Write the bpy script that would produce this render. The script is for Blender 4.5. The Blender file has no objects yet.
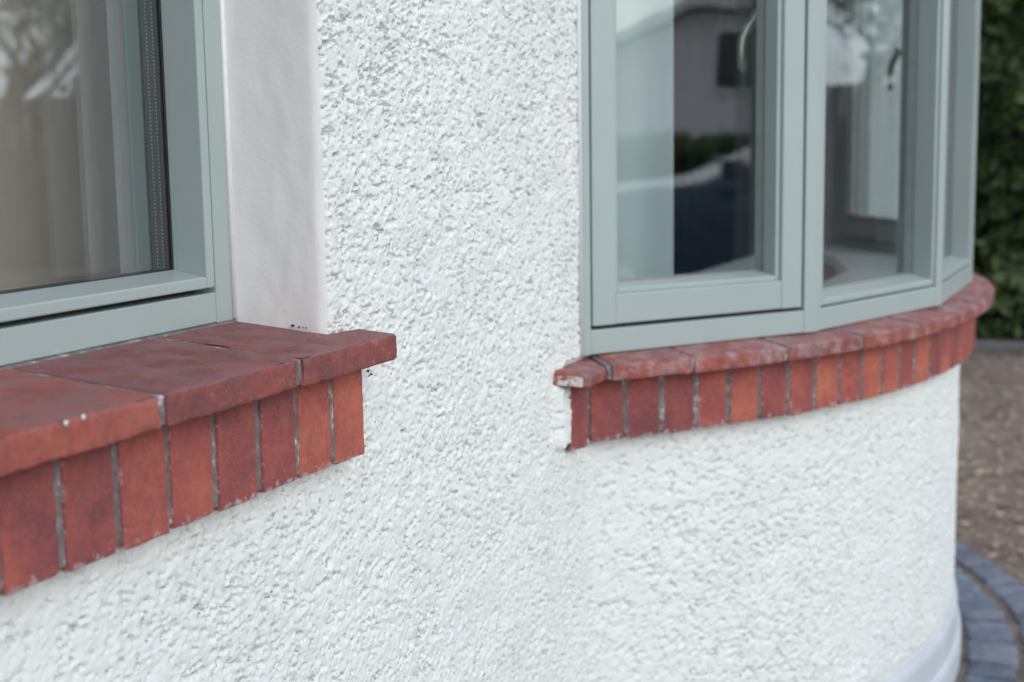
import bpy, bmesh, math, random
import numpy as np
from mathutils import Vector, Matrix

# ------------------------------------------------------------------ camera
S = bpy.context.scene
col = S.collection
EYE = Vector((0.0, -0.86, 1.30))
PITCH, ROLL, YAW = math.radians(8.16), math.radians(-0.9), math.radians(25.0)
fwd = Vector((math.cos(YAW) * math.cos(PITCH), math.sin(YAW) * math.cos(PITCH), -math.sin(PITCH)))
rt = fwd.cross(Vector((0, 0, 1))).normalized()
up = rt.cross(fwd)
rt, up = math.cos(ROLL) * rt + math.sin(ROLL) * up, -math.sin(ROLL) * rt + math.cos(ROLL) * up
cd = bpy.data.cameras.new('camera')
cam = bpy.data.objects.new('camera', cd)
col.objects.link(cam)
cam.matrix_world = Matrix(((rt.x, up.x, -fwd.x, EYE.x), (rt.y, up.y, -fwd.y, EYE.y), (rt.z, up.z, -fwd.z, EYE.z), (0, 0, 0, 1)))
cd.lens = 50
cd.sensor_width = 36
cd.clip_start = 0.02
cd.clip_end = 2000
cd.dof.use_dof = True
cd.dof.focus_distance = 1.68
cd.dof.aperture_fstop = 4.3
S.camera = cam

# ------------------------------------------------------------------ sky, sun, exposure
SUN_EL, SUN_AZ = math.radians(28), math.radians(202)      # azimuth of the sun, degrees clockwise from +Y
w = bpy.data.worlds.new('World')
S.world = w
w.use_nodes = True
nt = w.node_tree
nt.nodes.clear()
out = nt.nodes.new('ShaderNodeOutputWorld')
bg = nt.nodes.new('ShaderNodeBackground')
sky = nt.nodes.new('ShaderNodeTexSky')
sky.sky_type = 'NISHITA'
sky.sun_disc = False
sky.sun_elevation = SUN_EL
sky.sun_rotation = SUN_AZ
tc = nt.nodes.new('ShaderNodeTexCoord')
mp = nt.nodes.new('ShaderNodeMapping')
mp.inputs['Scale'].default_value = (1, 1, 2.6)
nz = nt.nodes.new('ShaderNodeTexNoise')
nz.inputs['Scale'].default_value = 2.2
nz.inputs['Detail'].default_value = 9
nz.inputs['Roughness'].default_value = 0.6
rp = nt.nodes.new('ShaderNodeValToRGB')
rp.color_ramp.elements[0].position = 0.32
rp.color_ramp.elements[1].position = 0.62
mx = nt.nodes.new('ShaderNodeMix')
mx.data_type = 'RGBA'
mx.inputs[7].default_value = (11.8, 12.9, 14.3, 1)
nt.links.new(tc.outputs['Generated'], mp.inputs[0])
nt.links.new(mp.outputs[0], nz.inputs['Vector'])
nt.links.new(nz.outputs['Fac'], rp.inputs[0])
nt.links.new(rp.outputs[0], mx.inputs[0])
nt.links.new(sky.outputs[0], mx.inputs[6])
nt.links.new(mx.outputs[2], bg.inputs[0])
bg.inputs[1].default_value = 0.1
nt.links.new(bg.outputs[0], out.inputs[0])
sl = bpy.data.lights.new('sun', 'SUN')
sl.energy = 1.0
sl.angle = math.radians(40)
sl.color = (1.0, 0.96, 0.9)
sun = bpy.data.objects.new('sun', sl)
col.objects.link(sun)
sd = Vector((math.sin(SUN_AZ) * math.cos(SUN_EL), math.cos(SUN_AZ) * math.cos(SUN_EL), math.sin(SUN_EL)))
sun.rotation_euler = (-sd).to_track_quat('-Z', 'Y').to_euler()
sun.location = sd * 30
S.view_settings.view_transform = 'Standard'
S.view_settings.look = 'None'
S.view_settings.gamma = 1
S.view_settings.exposure = 0.27
S.render.engine = 'CYCLES'
S.cycles.use_denoising = True
S.cycles.max_bounces = 14
S.cycles.transparent_max_bounces = 40
S.cycles.caustics_reflective = False
S.cycles.caustics_refractive = False

rng = np.random.default_rng(7)
random.seed(7)
R = math.radians

# ------------------------------------------------------------------ noise
def hash2(i, j, k=0):
    h = (i.astype(np.int64) * 374761393 + j.astype(np.int64) * 668265263 + k * 2147483647 + 1013904223) & 0xFFFFFFFF
    h = ((h ^ (h >> 13)) * 1274126177) & 0xFFFFFFFF
    h = ((h ^ (h >> 16)) * 2246822519) & 0xFFFFFFFF
    return ((h ^ (h >> 15)) & 0xFFFFFF) / float(0x1000000)

def vnoise(x, y, k=0):
    i, j = np.floor(x), np.floor(y)
    fx, fy = x - i, y - j
    fx, fy = fx * fx * (3 - 2 * fx), fy * fy * (3 - 2 * fy)
    a, b, c, d = hash2(i, j, k), hash2(i + 1, j, k), hash2(i, j + 1, k), hash2(i + 1, j + 1, k)
    return a + (b - a) * fx + (c - a) * fy + (a - b - c + d) * fx * fy

def cells(x, y, k):
    """nearest and second nearest jittered point, and the nearest one's random number"""
    i, j = np.floor(x), np.floor(y)
    f1 = np.full(x.shape, 9.0)
    f2 = np.full(x.shape, 9.0)
    r = np.zeros_like(x)
    for di in (-1, 0, 1):
        for dj in (-1, 0, 1):
            ci, cj = i + di, j + dj
            d = np.hypot(x - ci - hash2(ci, cj, k), y - cj - hash2(ci, cj, k + 1))
            near = d < f1
            f2 = np.where(near, f1, np.minimum(f2, d))
            r = np.where(near, hash2(ci, cj, k + 2), r)
            f1 = np.where(near, d, f1)
    return f1, f2, r

def roughcast(u0, v0):
    """thrown wet-dash coat under thick paint: soft knobs, ragged crevices between them, odd deep pits"""
    u, v = u0 * 1.28, v0 * 1.28
    big = vnoise(u0 * 5, v0 * 5, 76)
    n1, n2 = vnoise(u * 230, v * 230, 50) - .5, vnoise(u * 230, v * 230, 52) - .5
    wu, wv = u + .0070 * n1, v + .0060 * n2
    f1, f2, r = cells(wu / .0120, wv / .0095, 1)
    e = np.clip((f2 - f1) / .4, 0, 1)
    m = vnoise(u * 30, v * 30, 60)
    h = e * (2 - e) * .0016 * (.25 + .75 * r)
    h += .0008 * vnoise(u * 280, v * 280, 70)
    # a few larger stones stand proud
    g1, g2, q = cells(wu / .021 + 9, wv / .017 + 4, 21)
    h += np.where(q > .72, np.clip(1 - g1 / .42, 0, 1) ** .5 * .0020, 0)
    # ragged pits and cracks, bunched by broad noises
    p = .62 * vnoise(wu * 120 + 3, wv * 190, 71) + .38 * vnoise(u * 330, v * 400, 72)
    d = np.clip((.335 + .15 * (m - .5) + .08 * (big - .5) - p) / .055, 0, 1)
    h -= d * (.0045 + .0075 * vnoise(u * 60, v * 60, 73))
    c = np.abs(vnoise(wu * 75, wv * 115, 74) - .5)
    h -= np.clip((.04 - c) / .04, 0, 1) * .0034 * np.clip(2.2 * vnoise(u * 45, v * 45, 75) - .8, 0, 1)
    h += .0050 + .0030 * vnoise(u0 * 15, v0 * 15, 61) + .0018 * vnoise(u0 * 55, v0 * 70, 62)
    return h

# ------------------------------------------------------------------ materials
def srgb(r, g, b):
    f = lambda c: (c / 255 / 12.92) if c / 255 <= 0.04045 else ((c / 255 + 0.055) / 1.055) ** 2.4
    return (f(r), f(g), f(b), 1)

class M:
    """small helper round a node material"""
    def __init__(s, name, rough=0.6):
        s.m = bpy.data.materials.new(name)
        s.m.use_nodes = True
        s.t = s.m.node_tree
        s.b = s.t.nodes['Principled BSDF']
        s.b.inputs['Roughness'].default_value = rough
    def n(s, kind, **kw):
        o = s.t.nodes.new('ShaderNode' + kind)
        for k, v in kw.items():
            if hasattr(o, k): setattr(o, k, v)
            else: o.inputs[k.replace('_', ' ')].default_value = v
        return o
    def l(s, a, b): s.t.links.new(a, b)
    def coord(s, kind='Object'):
        if kind == 'Position': return s.n('NewGeometry').outputs['Position']
        return s.n('TexCoord').outputs[kind]
    def noise(s, scale, detail=4, rough=.55, vec=None):
        o = s.n('TexNoise')
        o.inputs['Scale'].default_value = scale
        o.inputs['Detail'].default_value = detail
        o.inputs['Roughness'].default_value = rough
        s.l(vec if vec is not None else s.coord('Position'), o.inputs['Vector'])
        return o.outputs['Fac']
    def ramp(s, fac, stops):
        o = s.n('ValToRGB')
        e = o.color_ramp.elements
        while len(e) < len(stops): e.new(0.5)
        for q, (p, c) in zip(e, stops):
            q.position = p
            q.color = c if len(c) == 4 else (*c, 1)
        s.l(fac, o.inputs[0])
        return o.outputs[0]
    def mask(s, fac, lo, hi):
        o = s.n('MapRange')
        o.inputs[1].default_value = lo
        o.inputs[2].default_value = hi
        s.l(fac, o.inputs[0])
        return o.outputs[0]
    def math(s, op, a, b=None):
        o = s.n('Math')
        o.operation = op
        for i, q in enumerate((a, b)):
            if q is None: continue
            if isinstance(q, (int, float)): o.inputs[i].default_value = q
            else: s.l(q, o.inputs[i])
        return o.outputs[0]
    def mix(s, fac, a, b, blend='MIX'):
        o = s.n('Mix')
        o.data_type = 'RGBA'
        o.blend_type = blend
        for i, q in ((0, fac), (6, a), (7, b)):
            if isinstance(q, (int, float)): o.inputs[i].default_value = q
            elif isinstance(q, tuple): o.inputs[i].default_value = q
            else: s.l(q, o.inputs[i])
        return o.outputs[2]
    def color(s, c):
        if isinstance(c, tuple): s.b.inputs['Base Color'].default_value = c
        else: s.l(c, s.b.inputs['Base Color'])
    def bump(s, h, strength=.3, dist=.002):
        o = s.n('Bump')
        o.inputs['Strength'].default_value = strength
        o.inputs['Distance'].default_value = dist
        s.l(h, o.inputs['Height'])
        s.l(o.outputs[0], s.b.inputs['Normal'])

def mat_white_render():
    m = M('white_roughcast_paint', .75)
    a = m.noise(6, 5)
    c = m.ramp(a, [(.3, (.725, .768, .765)), (.7, (.775, .808, .80))])
    d = m.mask(m.noise(70, 4, .6), .62, .74)
    c = m.mix(m.math('MULTIPLY', d, .35), c, (.50, .50, .46, 1))
    v = m.n('Mapping')
    v.inputs['Scale'].default_value = (16, 16, 1.6)
    m.l(m.coord('Position'), v.inputs[0])
    stn = m.mask(m.noise(1, 5, .6, v.outputs[0]), .52, .75)
    c = m.mix(m.math('MULTIPLY', stn, .22), c, (.60, .60, .53, 1))
    m.color(c)
    m.bump(m.mix(.5, m.noise(300, 5, .7), m.noise(750, 3, .7)), .35, .0018)
    return m.m

def mat_plaster():
    m = M('smooth_painted_plaster', .6)
    c = m.ramp(m.noise(9, 5), [(.3, (.84, .835, .825)), (.7, (.87, .865, .855))])
    m.color(c)
    h = m.mix(.5, m.noise(45, 4, .5), m.noise(160, 3, .6))
    m.bump(h, .22, .003)
    return m.m

def mat_paint():
    m = M('sage_green_paint', .38)
    c = m.ramp(m.noise(5, 4), [(.3, (.34, .410, .404)), (.7, (.37, .442, .436))])
    g = m.mask(m.noise(60, 6, .65), .66, .8)
    c = m.mix(m.math('MULTIPLY', g, .3), c, (.25, .29, .27, 1))
    m.color(c)
    v = m.n('Mapping')
    v.inputs['Scale'].default_value = (1, 1, .06)
    m.l(m.coord('Position'), v.inputs[0])
    m.bump(m.noise(260, 3, .6, v.outputs[0]), .22, .0010)
    return m.m

def mat_brick(top=False, dust=0):
    m = M(('dusty_sill_tile' if dust else 'red_sill_tile') if top else 'red_brick', .62)
    oi = m.n('ObjectInfo')
    rnd = oi.outputs['Random']
    pos = m.coord('Position')
    off = m.n('VectorMath')
    off.operation = 'ADD'
    comb = m.n('CombineXYZ')
    m.l(m.math('MULTIPLY', rnd, 17.0), comb.inputs[0])
    m.l(pos, off.inputs[0])
    m.l(comb.outputs[0], off.inputs[1])
    p = off.outputs[0]
    n1 = m.math('ADD', m.math('MULTIPLY', m.noise(13, 5, .6, p), .6), m.math('MULTIPLY', m.noise(62, 6, .75, p), .4))
    n1 = m.math('ADD', m.math('MULTIPLY', m.math('SUBTRACT', n1, .5), 2.0), .48)
    n1 = m.math('ADD', n1, m.math('MULTIPLY', m.math('SUBTRACT', rnd, .5), .34))
    if top:
        c = m.ramp(n1, [(.2, (.175, .064, .062)), (.45, (.28, .080, .067)), (.62, (.36, .095, .070)), (.85, (.41, .128, .094))])
    else:
        c = m.ramp(n1, [(.18, (.195, .062, .068)), (.42, (.315, .084, .076)), (.6, (.42, .112, .082)), (.85, (.53, .17, .105))])
    # soot and dirt patches
    d = m.mask(m.noise(26, 7, .7, p), .5, .68)
    c = m.mix(m.math('MULTIPLY', d, .6), c, (.135, .050, .060, 1))
    # scattered pale scuffs drawn out sideways
    sv = m.n('Mapping')
    sv.inputs['Rotation'].default_value = (.3, .2, .7)
    sv.inputs['Scale'].default_value = (30, 200, 120)
    m.l(p, sv.inputs[0])
    sc_ = m.mask(m.noise(1, 3, .6, sv.outputs[0]), .70, .76)
    c = m.mix(m.math('MULTIPLY', sc_, .35), c, (.55, .33, .29, 1))
    # light dust film with fine grain
    f = m.mask(m.noise(240, 3, .7, p), .5, .8)
    c = m.mix(m.math('MULTIPLY', f, .22), c, (.50, .29, .26, 1))
    pit = m.mask(m.noise(330, 4, .75, p), .60, .70)
    c = m.mix(m.math('MULTIPLY', pit, .45), c, (.09, .04, .04, 1))
    # lime bloom / spilled paint near the lower edge and the side edges
    g = m.n('SeparateXYZ')
    m.l(m.coord('Generated'), g.inputs[0])
    fl = m.noise(95, 5, .7, p)
    if top:
        sp = m.mask(fl, .64, .71)
        c = m.mix(m.math('MULTIPLY', sp, .55), c, (.52, .47, .45, 1))
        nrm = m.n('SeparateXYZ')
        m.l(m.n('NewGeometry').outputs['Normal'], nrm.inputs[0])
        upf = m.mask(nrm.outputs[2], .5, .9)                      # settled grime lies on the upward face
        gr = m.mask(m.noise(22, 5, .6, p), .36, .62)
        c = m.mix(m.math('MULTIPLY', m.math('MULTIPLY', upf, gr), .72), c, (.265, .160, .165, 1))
        c = m.mix(m.math('MULTIPLY', m.mask(m.noise(11, 6, .7, p), .55, .66), .45), c, (.12, .058, .058, 1))
        chip = m.mask(m.noise(48, 5, .68, p), .62, .66)
        c = m.mix(m.math('MULTIPLY', chip, .5), c, (.46, .17, .11, 1))
    else:
        low = m.math('MAXIMUM', m.mask(g.outputs[2], .16, .0), m.math('MULTIPLY', m.mask(m.math('ABSOLUTE', m.math('SUBTRACT', g.outputs[0], .5)), .42, .5), .72))
        sp = m.mask(m.math('ADD', m.math('MULTIPLY', low, .26), fl), .69, .82)
        c = m.mix(m.math('MULTIPLY', sp, .6), c, (.58, .53, .52, 1))
    if dust:                                                     # chalky old paint and lime rubbed over the clay
        du = m.mask(m.noise(24, 7, .75, p), .46, .66)
        c = m.mix(m.math('MULTIPLY', du, dust), c, (.50, .40, .41, 1))
    m.color(c)
    h = m.mix(.6, m.noise(150, 5, .7, p), m.noise(620, 3, .7, p))
    m.bump(h, .8, .0022)
    m.b.inputs['Roughness'].default_value = .72 if top else .8
    m.b.inputs['Specular IOR Level'].default_value = .3
    return m.m

def mat_mortar():
    m = M('grey_mortar', .9)
    c = m.ramp(m.noise(60, 5, .65), [(.3, (.095, .080, .080)), (.5, (.175, .15, .15)), (.60, (.235, .215, .22)), (.68, (.56, .54, .56))])
    m.color(c)
    m.bump(m.noise(350, 4, .7), .7, .002)
    return m.m

def simple(name, c0, c1, scale=8, rough=.7, bump=.2, bscale=80, dist=.003, kind='Position', metal=0):
    m = M(name, rough)
    m.color(m.ramp(m.noise(scale, 5, .6, m.coord(kind)), [(.3, c0), (.7, c1)]))
    if bump: m.bump(m.noise(bscale, 4, .6, m.coord(kind)), bump, dist)
    m.b.inputs['Metallic'].default_value = metal
    return m.m

def mat_glass():
    m = M('window_glass')
    t = m.t
    t.nodes.remove(m.b)
    o = [n for n in t.nodes if n.type == 'OUTPUT_MATERIAL'][0]
    geo = m.n('NewGeometry')
    dot = m.n('VectorMath')
    dot.operation = 'DOT_PRODUCT'
    m.l(geo.outputs['Incoming'], dot.inputs[0])
    m.l(geo.outputs['Normal'], dot.inputs[1])
    cs = m.math('ABSOLUTE', dot.outputs['Value'])
    fr = m.math('ADD', m.math('MULTIPLY', m.math('POWER', m.math('SUBTRACT', 1.0, cs), 5.0), .90), .088)
    tr = m.n('BsdfTransparent')
    tr.inputs[0].default_value = (.968, .988, .988, 1)
    gl = m.n('BsdfGlossy')
    gl.inputs['Roughness'].default_value = 0.0
    bp = m.n('Bump')
    bp.inputs['Strength'].default_value = .06
    bp.inputs['Distance'].default_value = .004
    m.l(m.noise(9, 1, .4), bp.inputs['Height'])
    m.l(bp.outputs[0], gl.inputs['Normal'])
    ms = m.n('MixShader')
    m.l(fr, ms.inputs[0])
    m.l(tr.outputs[0], ms.inputs[1])
    m.l(gl.outputs[0], ms.inputs[2])
    m.l(ms.outputs[0], o.inputs[0])
    return m.m

def mat_spacer():
    m = M('spacer_bar_metal', .35)
    p = m.n('SeparateXYZ')
    m.l(m.coord('Object'), p.inputs[0])
    fz = m.math('ABSOLUTE', m.math('SUBTRACT', m.math('FRACT', m.math('MULTIPLY', p.outputs[2], 230.0)), .5))
    fy = m.math('ABSOLUTE', m.math('SUBTRACT', m.math('ABSOLUTE', p.outputs[1]), .0045))
    a = m.math('MULTIPLY', m.math('LESS_THAN', fz, .22), m.math('LESS_THAN', fy, .0008))
    m.color(m.mix(a, (.10, .10, .10, 1), (.45, .45, .44, 1)))
    m.b.inputs['Metallic'].default_value = .3
    return m.m

RENDER, PLASTER, PAINT = mat_white_render(), mat_plaster(), mat_paint()
BRICK, TILE, MORTAR = mat_brick(), mat_brick(True), mat_mortar()
BAYTILE = mat_brick(True, .55)
GLASS, SPACER = mat_glass(), mat_spacer()
SEAL = simple('white_sealant', (.72, .76, .78), (.8, .82, .83), 60, .4, .2, 200, .001)
RUBBER = simple('dark_rubber', (.012, .012, .013), (.03, .03, .03), 40, .6, .2)
LIMEW = simple('old_white_paint', (.52, .53, .55), (.74, .76, .76), 50, .8, .6, 160, .003)
_m = M('flaking_white_paint_over_tile', .8)
_c = _m.ramp(_m.noise(55, 5, .65), [(.42, (.62, .62, .62)), (.5, (.55, .48, .46)), (.56, (.30, .10, .07))])
_m.color(_c)
_m.bump(_m.noise(140, 4, .6), .6, .003)
SPLASH = _m.m
BRASS = simple('aged_brass', (.42, .37, .27), (.60, .54, .42), 30, .3, .1, 200, .0005, metal=1)
INWALL = simple('inner_wall_paint', (.66, .68, .68), (.73, .75, .75), 3, .8, .1)
WBOARD = simple('white_window_board', (.74, .78, .81), (.80, .83, .85), 5, .35, .05)

# ------------------------------------------------------------------ building helpers
def link(name, me, mat=None, parent=None):
    o = bpy.data.objects.new(name, me)
    col.objects.link(o)
    if mat is not None and me is not None and not me.materials: me.materials.append(mat)
    if parent is not None: o.parent = parent
    return o

def tag(o, label, cat=None, group=None, kind=None):
    o['label'] = label
    if cat: o['category'] = cat
    if group: o['group'] = group
    if kind: o['kind'] = kind
    return o

def thing(name, label, cat, loc=(0, 0, 0), group=None):
    o = bpy.data.objects.new(name, None)
    o.empty_display_size = .1
    col.objects.link(o)
    o.location = loc
    return tag(o, label, cat, group)

def put(o, parent):
    """parent keeping world coordinates of mesh data (parents are only translated)"""
    o.parent = parent
    o.matrix_parent_inverse = Matrix.Translation(-parent.location)
    return o

def mesh(name, verts, faces, smooth=False):
    me = bpy.data.meshes.new(name)
    me.from_pydata([tuple(v) for v in verts], [], faces)
    me.update()
    if smooth: me.polygons.foreach_set('use_smooth', [True] * len(me.polygons))
    return me

class MB:
    def __init__(s): s.v, s.f = [], []
    def add(s, vs, fs):
        k = len(s.v)
        s.v += [tuple(q) for q in vs]
        s.f += [tuple(i + k for i in f) for f in fs]
    def prism(s, poly, z0, z1):
        """poly: plan points (x,y), z0/z1 may be lists"""
        n = len(poly)
        z0 = [z0] * n if not isinstance(z0, (list, tuple)) else z0
        z1 = [z1] * n if not isinstance(z1, (list, tuple)) else z1
        a = sum(poly[i][0] * poly[(i + 1) % n][1] - poly[(i + 1) % n][0] * poly[i][1] for i in range(n))
        if a < 0: poly, z0, z1 = poly[::-1], z0[::-1], z1[::-1]
        vs = [(p[0], p[1], z) for p, z in zip(poly, z0)] + [(p[0], p[1], z) for p, z in zip(poly, z1)]
        fs = [tuple(range(n - 1, -1, -1)), tuple(range(n, 2 * n))]
        fs += [(i, (i + 1) % n, n + (i + 1) % n, n + i) for i in range(n)]
        s.add(vs, fs)
    def box(s, x0, x1, y0, y1, z0, z1):
        s.prism([(x0, y0), (x1, y0), (x1, y1), (x0, y1)], z0, z1)
    def tube(s, pts, rad, n=8, cap=True):
        pts = [Vector(p) for p in pts]
        rad = rad if isinstance(rad, (list, tuple)) else [rad] * len(pts)
        k = len(s.v)
        ref = Vector((0, 0, 1)) if abs((pts[-1] - pts[0]).normalized().z) < .9 else Vector((1, 0, 0))
        for i, p in enumerate(pts):
            t = (pts[min(i + 1, len(pts) - 1)] - pts[max(i - 1, 0)]).normalized()
            a = t.cross(ref).normalized()
            b = t.cross(a)
            for j in range(n):
                q = 2 * math.pi * j / n
                s.v.append(tuple(p + (a * math.cos(q) + b * math.sin(q)) * rad[i]))
        for i in range(len(pts) - 1):
            for j in range(n):
                s.f.append((k + i * n + j, k + i * n + (j + 1) % n, k + (i + 1) * n + (j + 1) % n, k + (i + 1) * n + j))
        if cap:
            s.f.append(tuple(k + j for j in range(n - 1, -1, -1)))
            e = k + (len(pts) - 1) * n
            s.f.append(tuple(e + j for j in range(n)))
    def build(s, name, mat, parent=None, smooth=False, bevel=0, seg=2):
        me = mesh(name, s.v, s.f, smooth)
        bm = bmesh.new()
        bm.from_mesh(me)
        bmesh.ops.recalc_face_normals(bm, faces=bm.faces)
        bm.to_mesh(me)
        bm.free()
        o = link(name, me, mat)
        if parent is not None: put(o, parent)
        if bevel:
            b = o.modifiers.new('bevel', 'BEVEL')
            b.width = bevel
            b.segments = seg
            b.limit_method = 'ANGLE'
            b.angle_limit = R(25)
        return o

def vn3(p, s, k):
    """cheap 3-D value noise on an (n,3) array, -1..1"""
    return (vnoise(p[:, 0] * s + 7.3 * k, p[:, 1] * s + p[:, 2] * s * .73, k)
            + vnoise(p[:, 2] * s + 3.1 * k, p[:, 0] * s * .6 - p[:, 1] * s, k + 9)) - 1

def worn_block(name, fn, size, div, chamfer, jitter=.0008, chip=.003, seed=0, smooth=True):
    """a block with worn, chipped edges. fn maps (u,v,w) in 0..1 to world space; size in metres gives the chamfer scale"""
    axes = []
    for s, n in zip(size, div):
        e = min(.3, chamfer / s)
        axes.append(np.concatenate(([0, e], np.linspace(e, 1 - e, n + 1)[1:-1], [1 - e, 1])))
    nu, nv, nw = [len(a) for a in axes]
    idx, pts, edge = {}, [], []
    def vid(i, j, k):
        key = (i, j, k)
        if key not in idx:
            idx[key] = len(pts)
            ext = [(i in (0, nu - 1)), (j in (0, nv - 1)), (k in (0, nw - 1))]
            c = [axes[0][i], axes[1][j], axes[2][k]]
            ne = sum(ext)
            if ne >= 2:
                sh = .30 if ne == 2 else .42
                for q in range(3):
                    if ext[q]:
                        e = min(.3, chamfer / size[q])
                        c[q] = c[q] + (e * sh if c[q] < .5 else -e * sh)
            pts.append(c)
            edge.append(1.0 if ne >= 2 else (0.35 if (i in (1, nu - 2)) + (j in (1, nv - 2)) + (k in (1, nw - 2)) >= 1 else 0))
        return idx[key]
    F = []
    for k in (0, nw - 1):
        for i in range(nu - 1):
            for j in range(nv - 1):
                q = (vid(i, j, k), vid(i + 1, j, k), vid(i + 1, j + 1, k), vid(i, j + 1, k))
                F.append(q if k else q[::-1])
    for j in (0, nv - 1):
        for i in range(nu - 1):
            for k in range(nw - 1):
                q = (vid(i, j, k), vid(i + 1, j, k), vid(i + 1, j, k + 1), vid(i, j, k + 1))
                F.append(q[::-1] if j else q)
    for i in (0, nu - 1):
        for j in range(nv - 1):
            for k in range(nw - 1):
                q = (vid(i, j, k), vid(i, j + 1, k), vid(i, j + 1, k + 1), vid(i, j, k + 1))
                F.append(q if i else q[::-1])
    c = np.array(pts)
    P = np.array([fn(*q) for q in pts])
    ctr = P.mean(0)
    d = P - ctr
    cc_ = (c - .5) * np.array(size)
    nd = d / np.maximum(np.linalg.norm(d, axis=1), 1e-6)[:, None]
    e = np.array(edge)
    sc = P + seed * 1.37
    P = P + nd * (jitter * vn3(sc, 70, 3))[:, None] + nd * (jitter * .6 * vn3(sc, 190, 5))[:, None]
    cut = np.clip(vn3(sc, 95, 8) - .15, 0, 1) * chip + np.clip(vn3(sc, 34, 12) - .25, 0, 1) * chip * 2.0
    P = P - nd * (cut * e)[:, None]
    me = mesh(name, P, F, False)
    bm = bmesh.new()
    bm.from_mesh(me)
    bmesh.ops.recalc_face_normals(bm, faces=bm.faces)
    bm.to_mesh(me)
    bm.free()
    if smooth:
        me.polygons.foreach_set('use_smooth', [True] * len(me.polygons))
        me.set_sharp_from_angle(angle=R(26))
    return me

def grid_mesh(name, us, vs, pos, keep=None):
    """pos(U,V)->(X,Y,Z) arrays ; keep(uc,vc)->bool per cell"""
    U, V = np.meshgrid(us, vs, indexing='ij')
    X, Y, Z = pos(U, V)
    P = np.stack([X, Y, Z], -1).reshape(-1, 3)
    n, m = len(us), len(vs)
    i, j = np.meshgrid(np.arange(n - 1), np.arange(m - 1), indexing='ij')
    if keep is not None:
        k = keep((us[:-1] + us[1:])[i] / 2, (vs[:-1] + vs[1:])[j] / 2)
        i, j = i[k], j[k]
    i, j = i.ravel(), j.ravel()
    q = np.stack([i * m + j, (i + 1) * m + j, (i + 1) * m + j + 1, i * m + j + 1], -1)
    used = np.unique(q)
    remap = -np.ones(n * m, np.int64)
    remap[used] = np.arange(len(used))
    q = remap[q]
    P = P[used]
    me = bpy.data.meshes.new(name)
    me.vertices.add(len(P))
    me.vertices.foreach_set('co', P.astype(np.float32).ravel())
    me.loops.add(len(q) * 4)
    me.loops.foreach_set('vertex_index', q.astype(np.int32).ravel())
    me.polygons.add(len(q))
    me.polygons.foreach_set('loop_start', np.arange(0, len(q) * 4, 4, dtype=np.int32))
    me.polygons.foreach_set('loop_total', np.full(len(q), 4, np.int32))
    me.update(calc_edges=True)
    me.polygons.foreach_set('use_smooth', np.ones(len(q), bool))
    me.validate()
    return me

def lines(*segs):
    """non-uniform grid lines: (a,b,step) segments"""
    o = []
    for a, b, st in segs:
        n = max(1, int(round((b - a) / st)))
        o.append(np.linspace(a, b, n + 1)[:-1])
    o.append(np.array([segs[-1][1]]))
    return np.concatenate(o)

# ------------------------------------------------------------------ measured layout
WY = 0.035                       # face of the flat wall
BCX, BCY = 3.349, 1.21           # centre of the bow
RW, RB, RT, RF = 1.625, 1.660, 1.700, 1.6506
HF = 0.15588                     # half angle of one window light
WX0, WX1 = 0.20, 1.405           # left window opening
WZ0, WZ1 = 1.02, 2.14
BZ = 0.787                       # underside of the bay bricks
FZ = 0.933                       # underside of bay frame
HEAD = 2.14
WALLTOP = 2.75
def pol(r, a): return (BCX + r * math.sin(a), BCY - r * math.cos(a))

# ------------------------------------------------------------------ ground
gm = M('dry_brown_ground', .95)
pz = gm.coord('Position')
c = gm.ramp(gm.noise(2.5, 6, .65), [(.3, (.20, .148, .118)), (.55, (.33, .255, .21)), (.75, (.44, .355, .30))])
c = gm.mix(gm.mask(gm.noise(38, 5, .7), .5, .7), c, (.24, .19, .16, 1))
c = gm.mix(gm.mask(gm.noise(70, 4, .7), .56, .7), c, (.055, .042, .035, 1))
gm.color(c)
gm.bump(gm.noise(60, 5, .7), .9, .02)
g = MB()
g.add([(-400, -400, 0), (400, -400, 0), (400, 400, 0), (-400, 400, 0)], [(0, 1, 2, 3)])
ground = tag(g.build('ground', gm.m), 'dry brown gravelly ground round the house', kind='structure')

b = MB()
b.add([(-9, -13, .004), (8.2, -13, .004), (8.2, -1.35, .004), (-9, -1.35, .004)], [(0, 1, 2, 3)])
drive = tag(b.build('driveway', simple('pale_drive_gravel', (.20, .195, .185), (.30, .295, .285), 30, .95, .6, 120, .01)), 'pale gravel driveway in front of the house', kind='structure')

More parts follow.
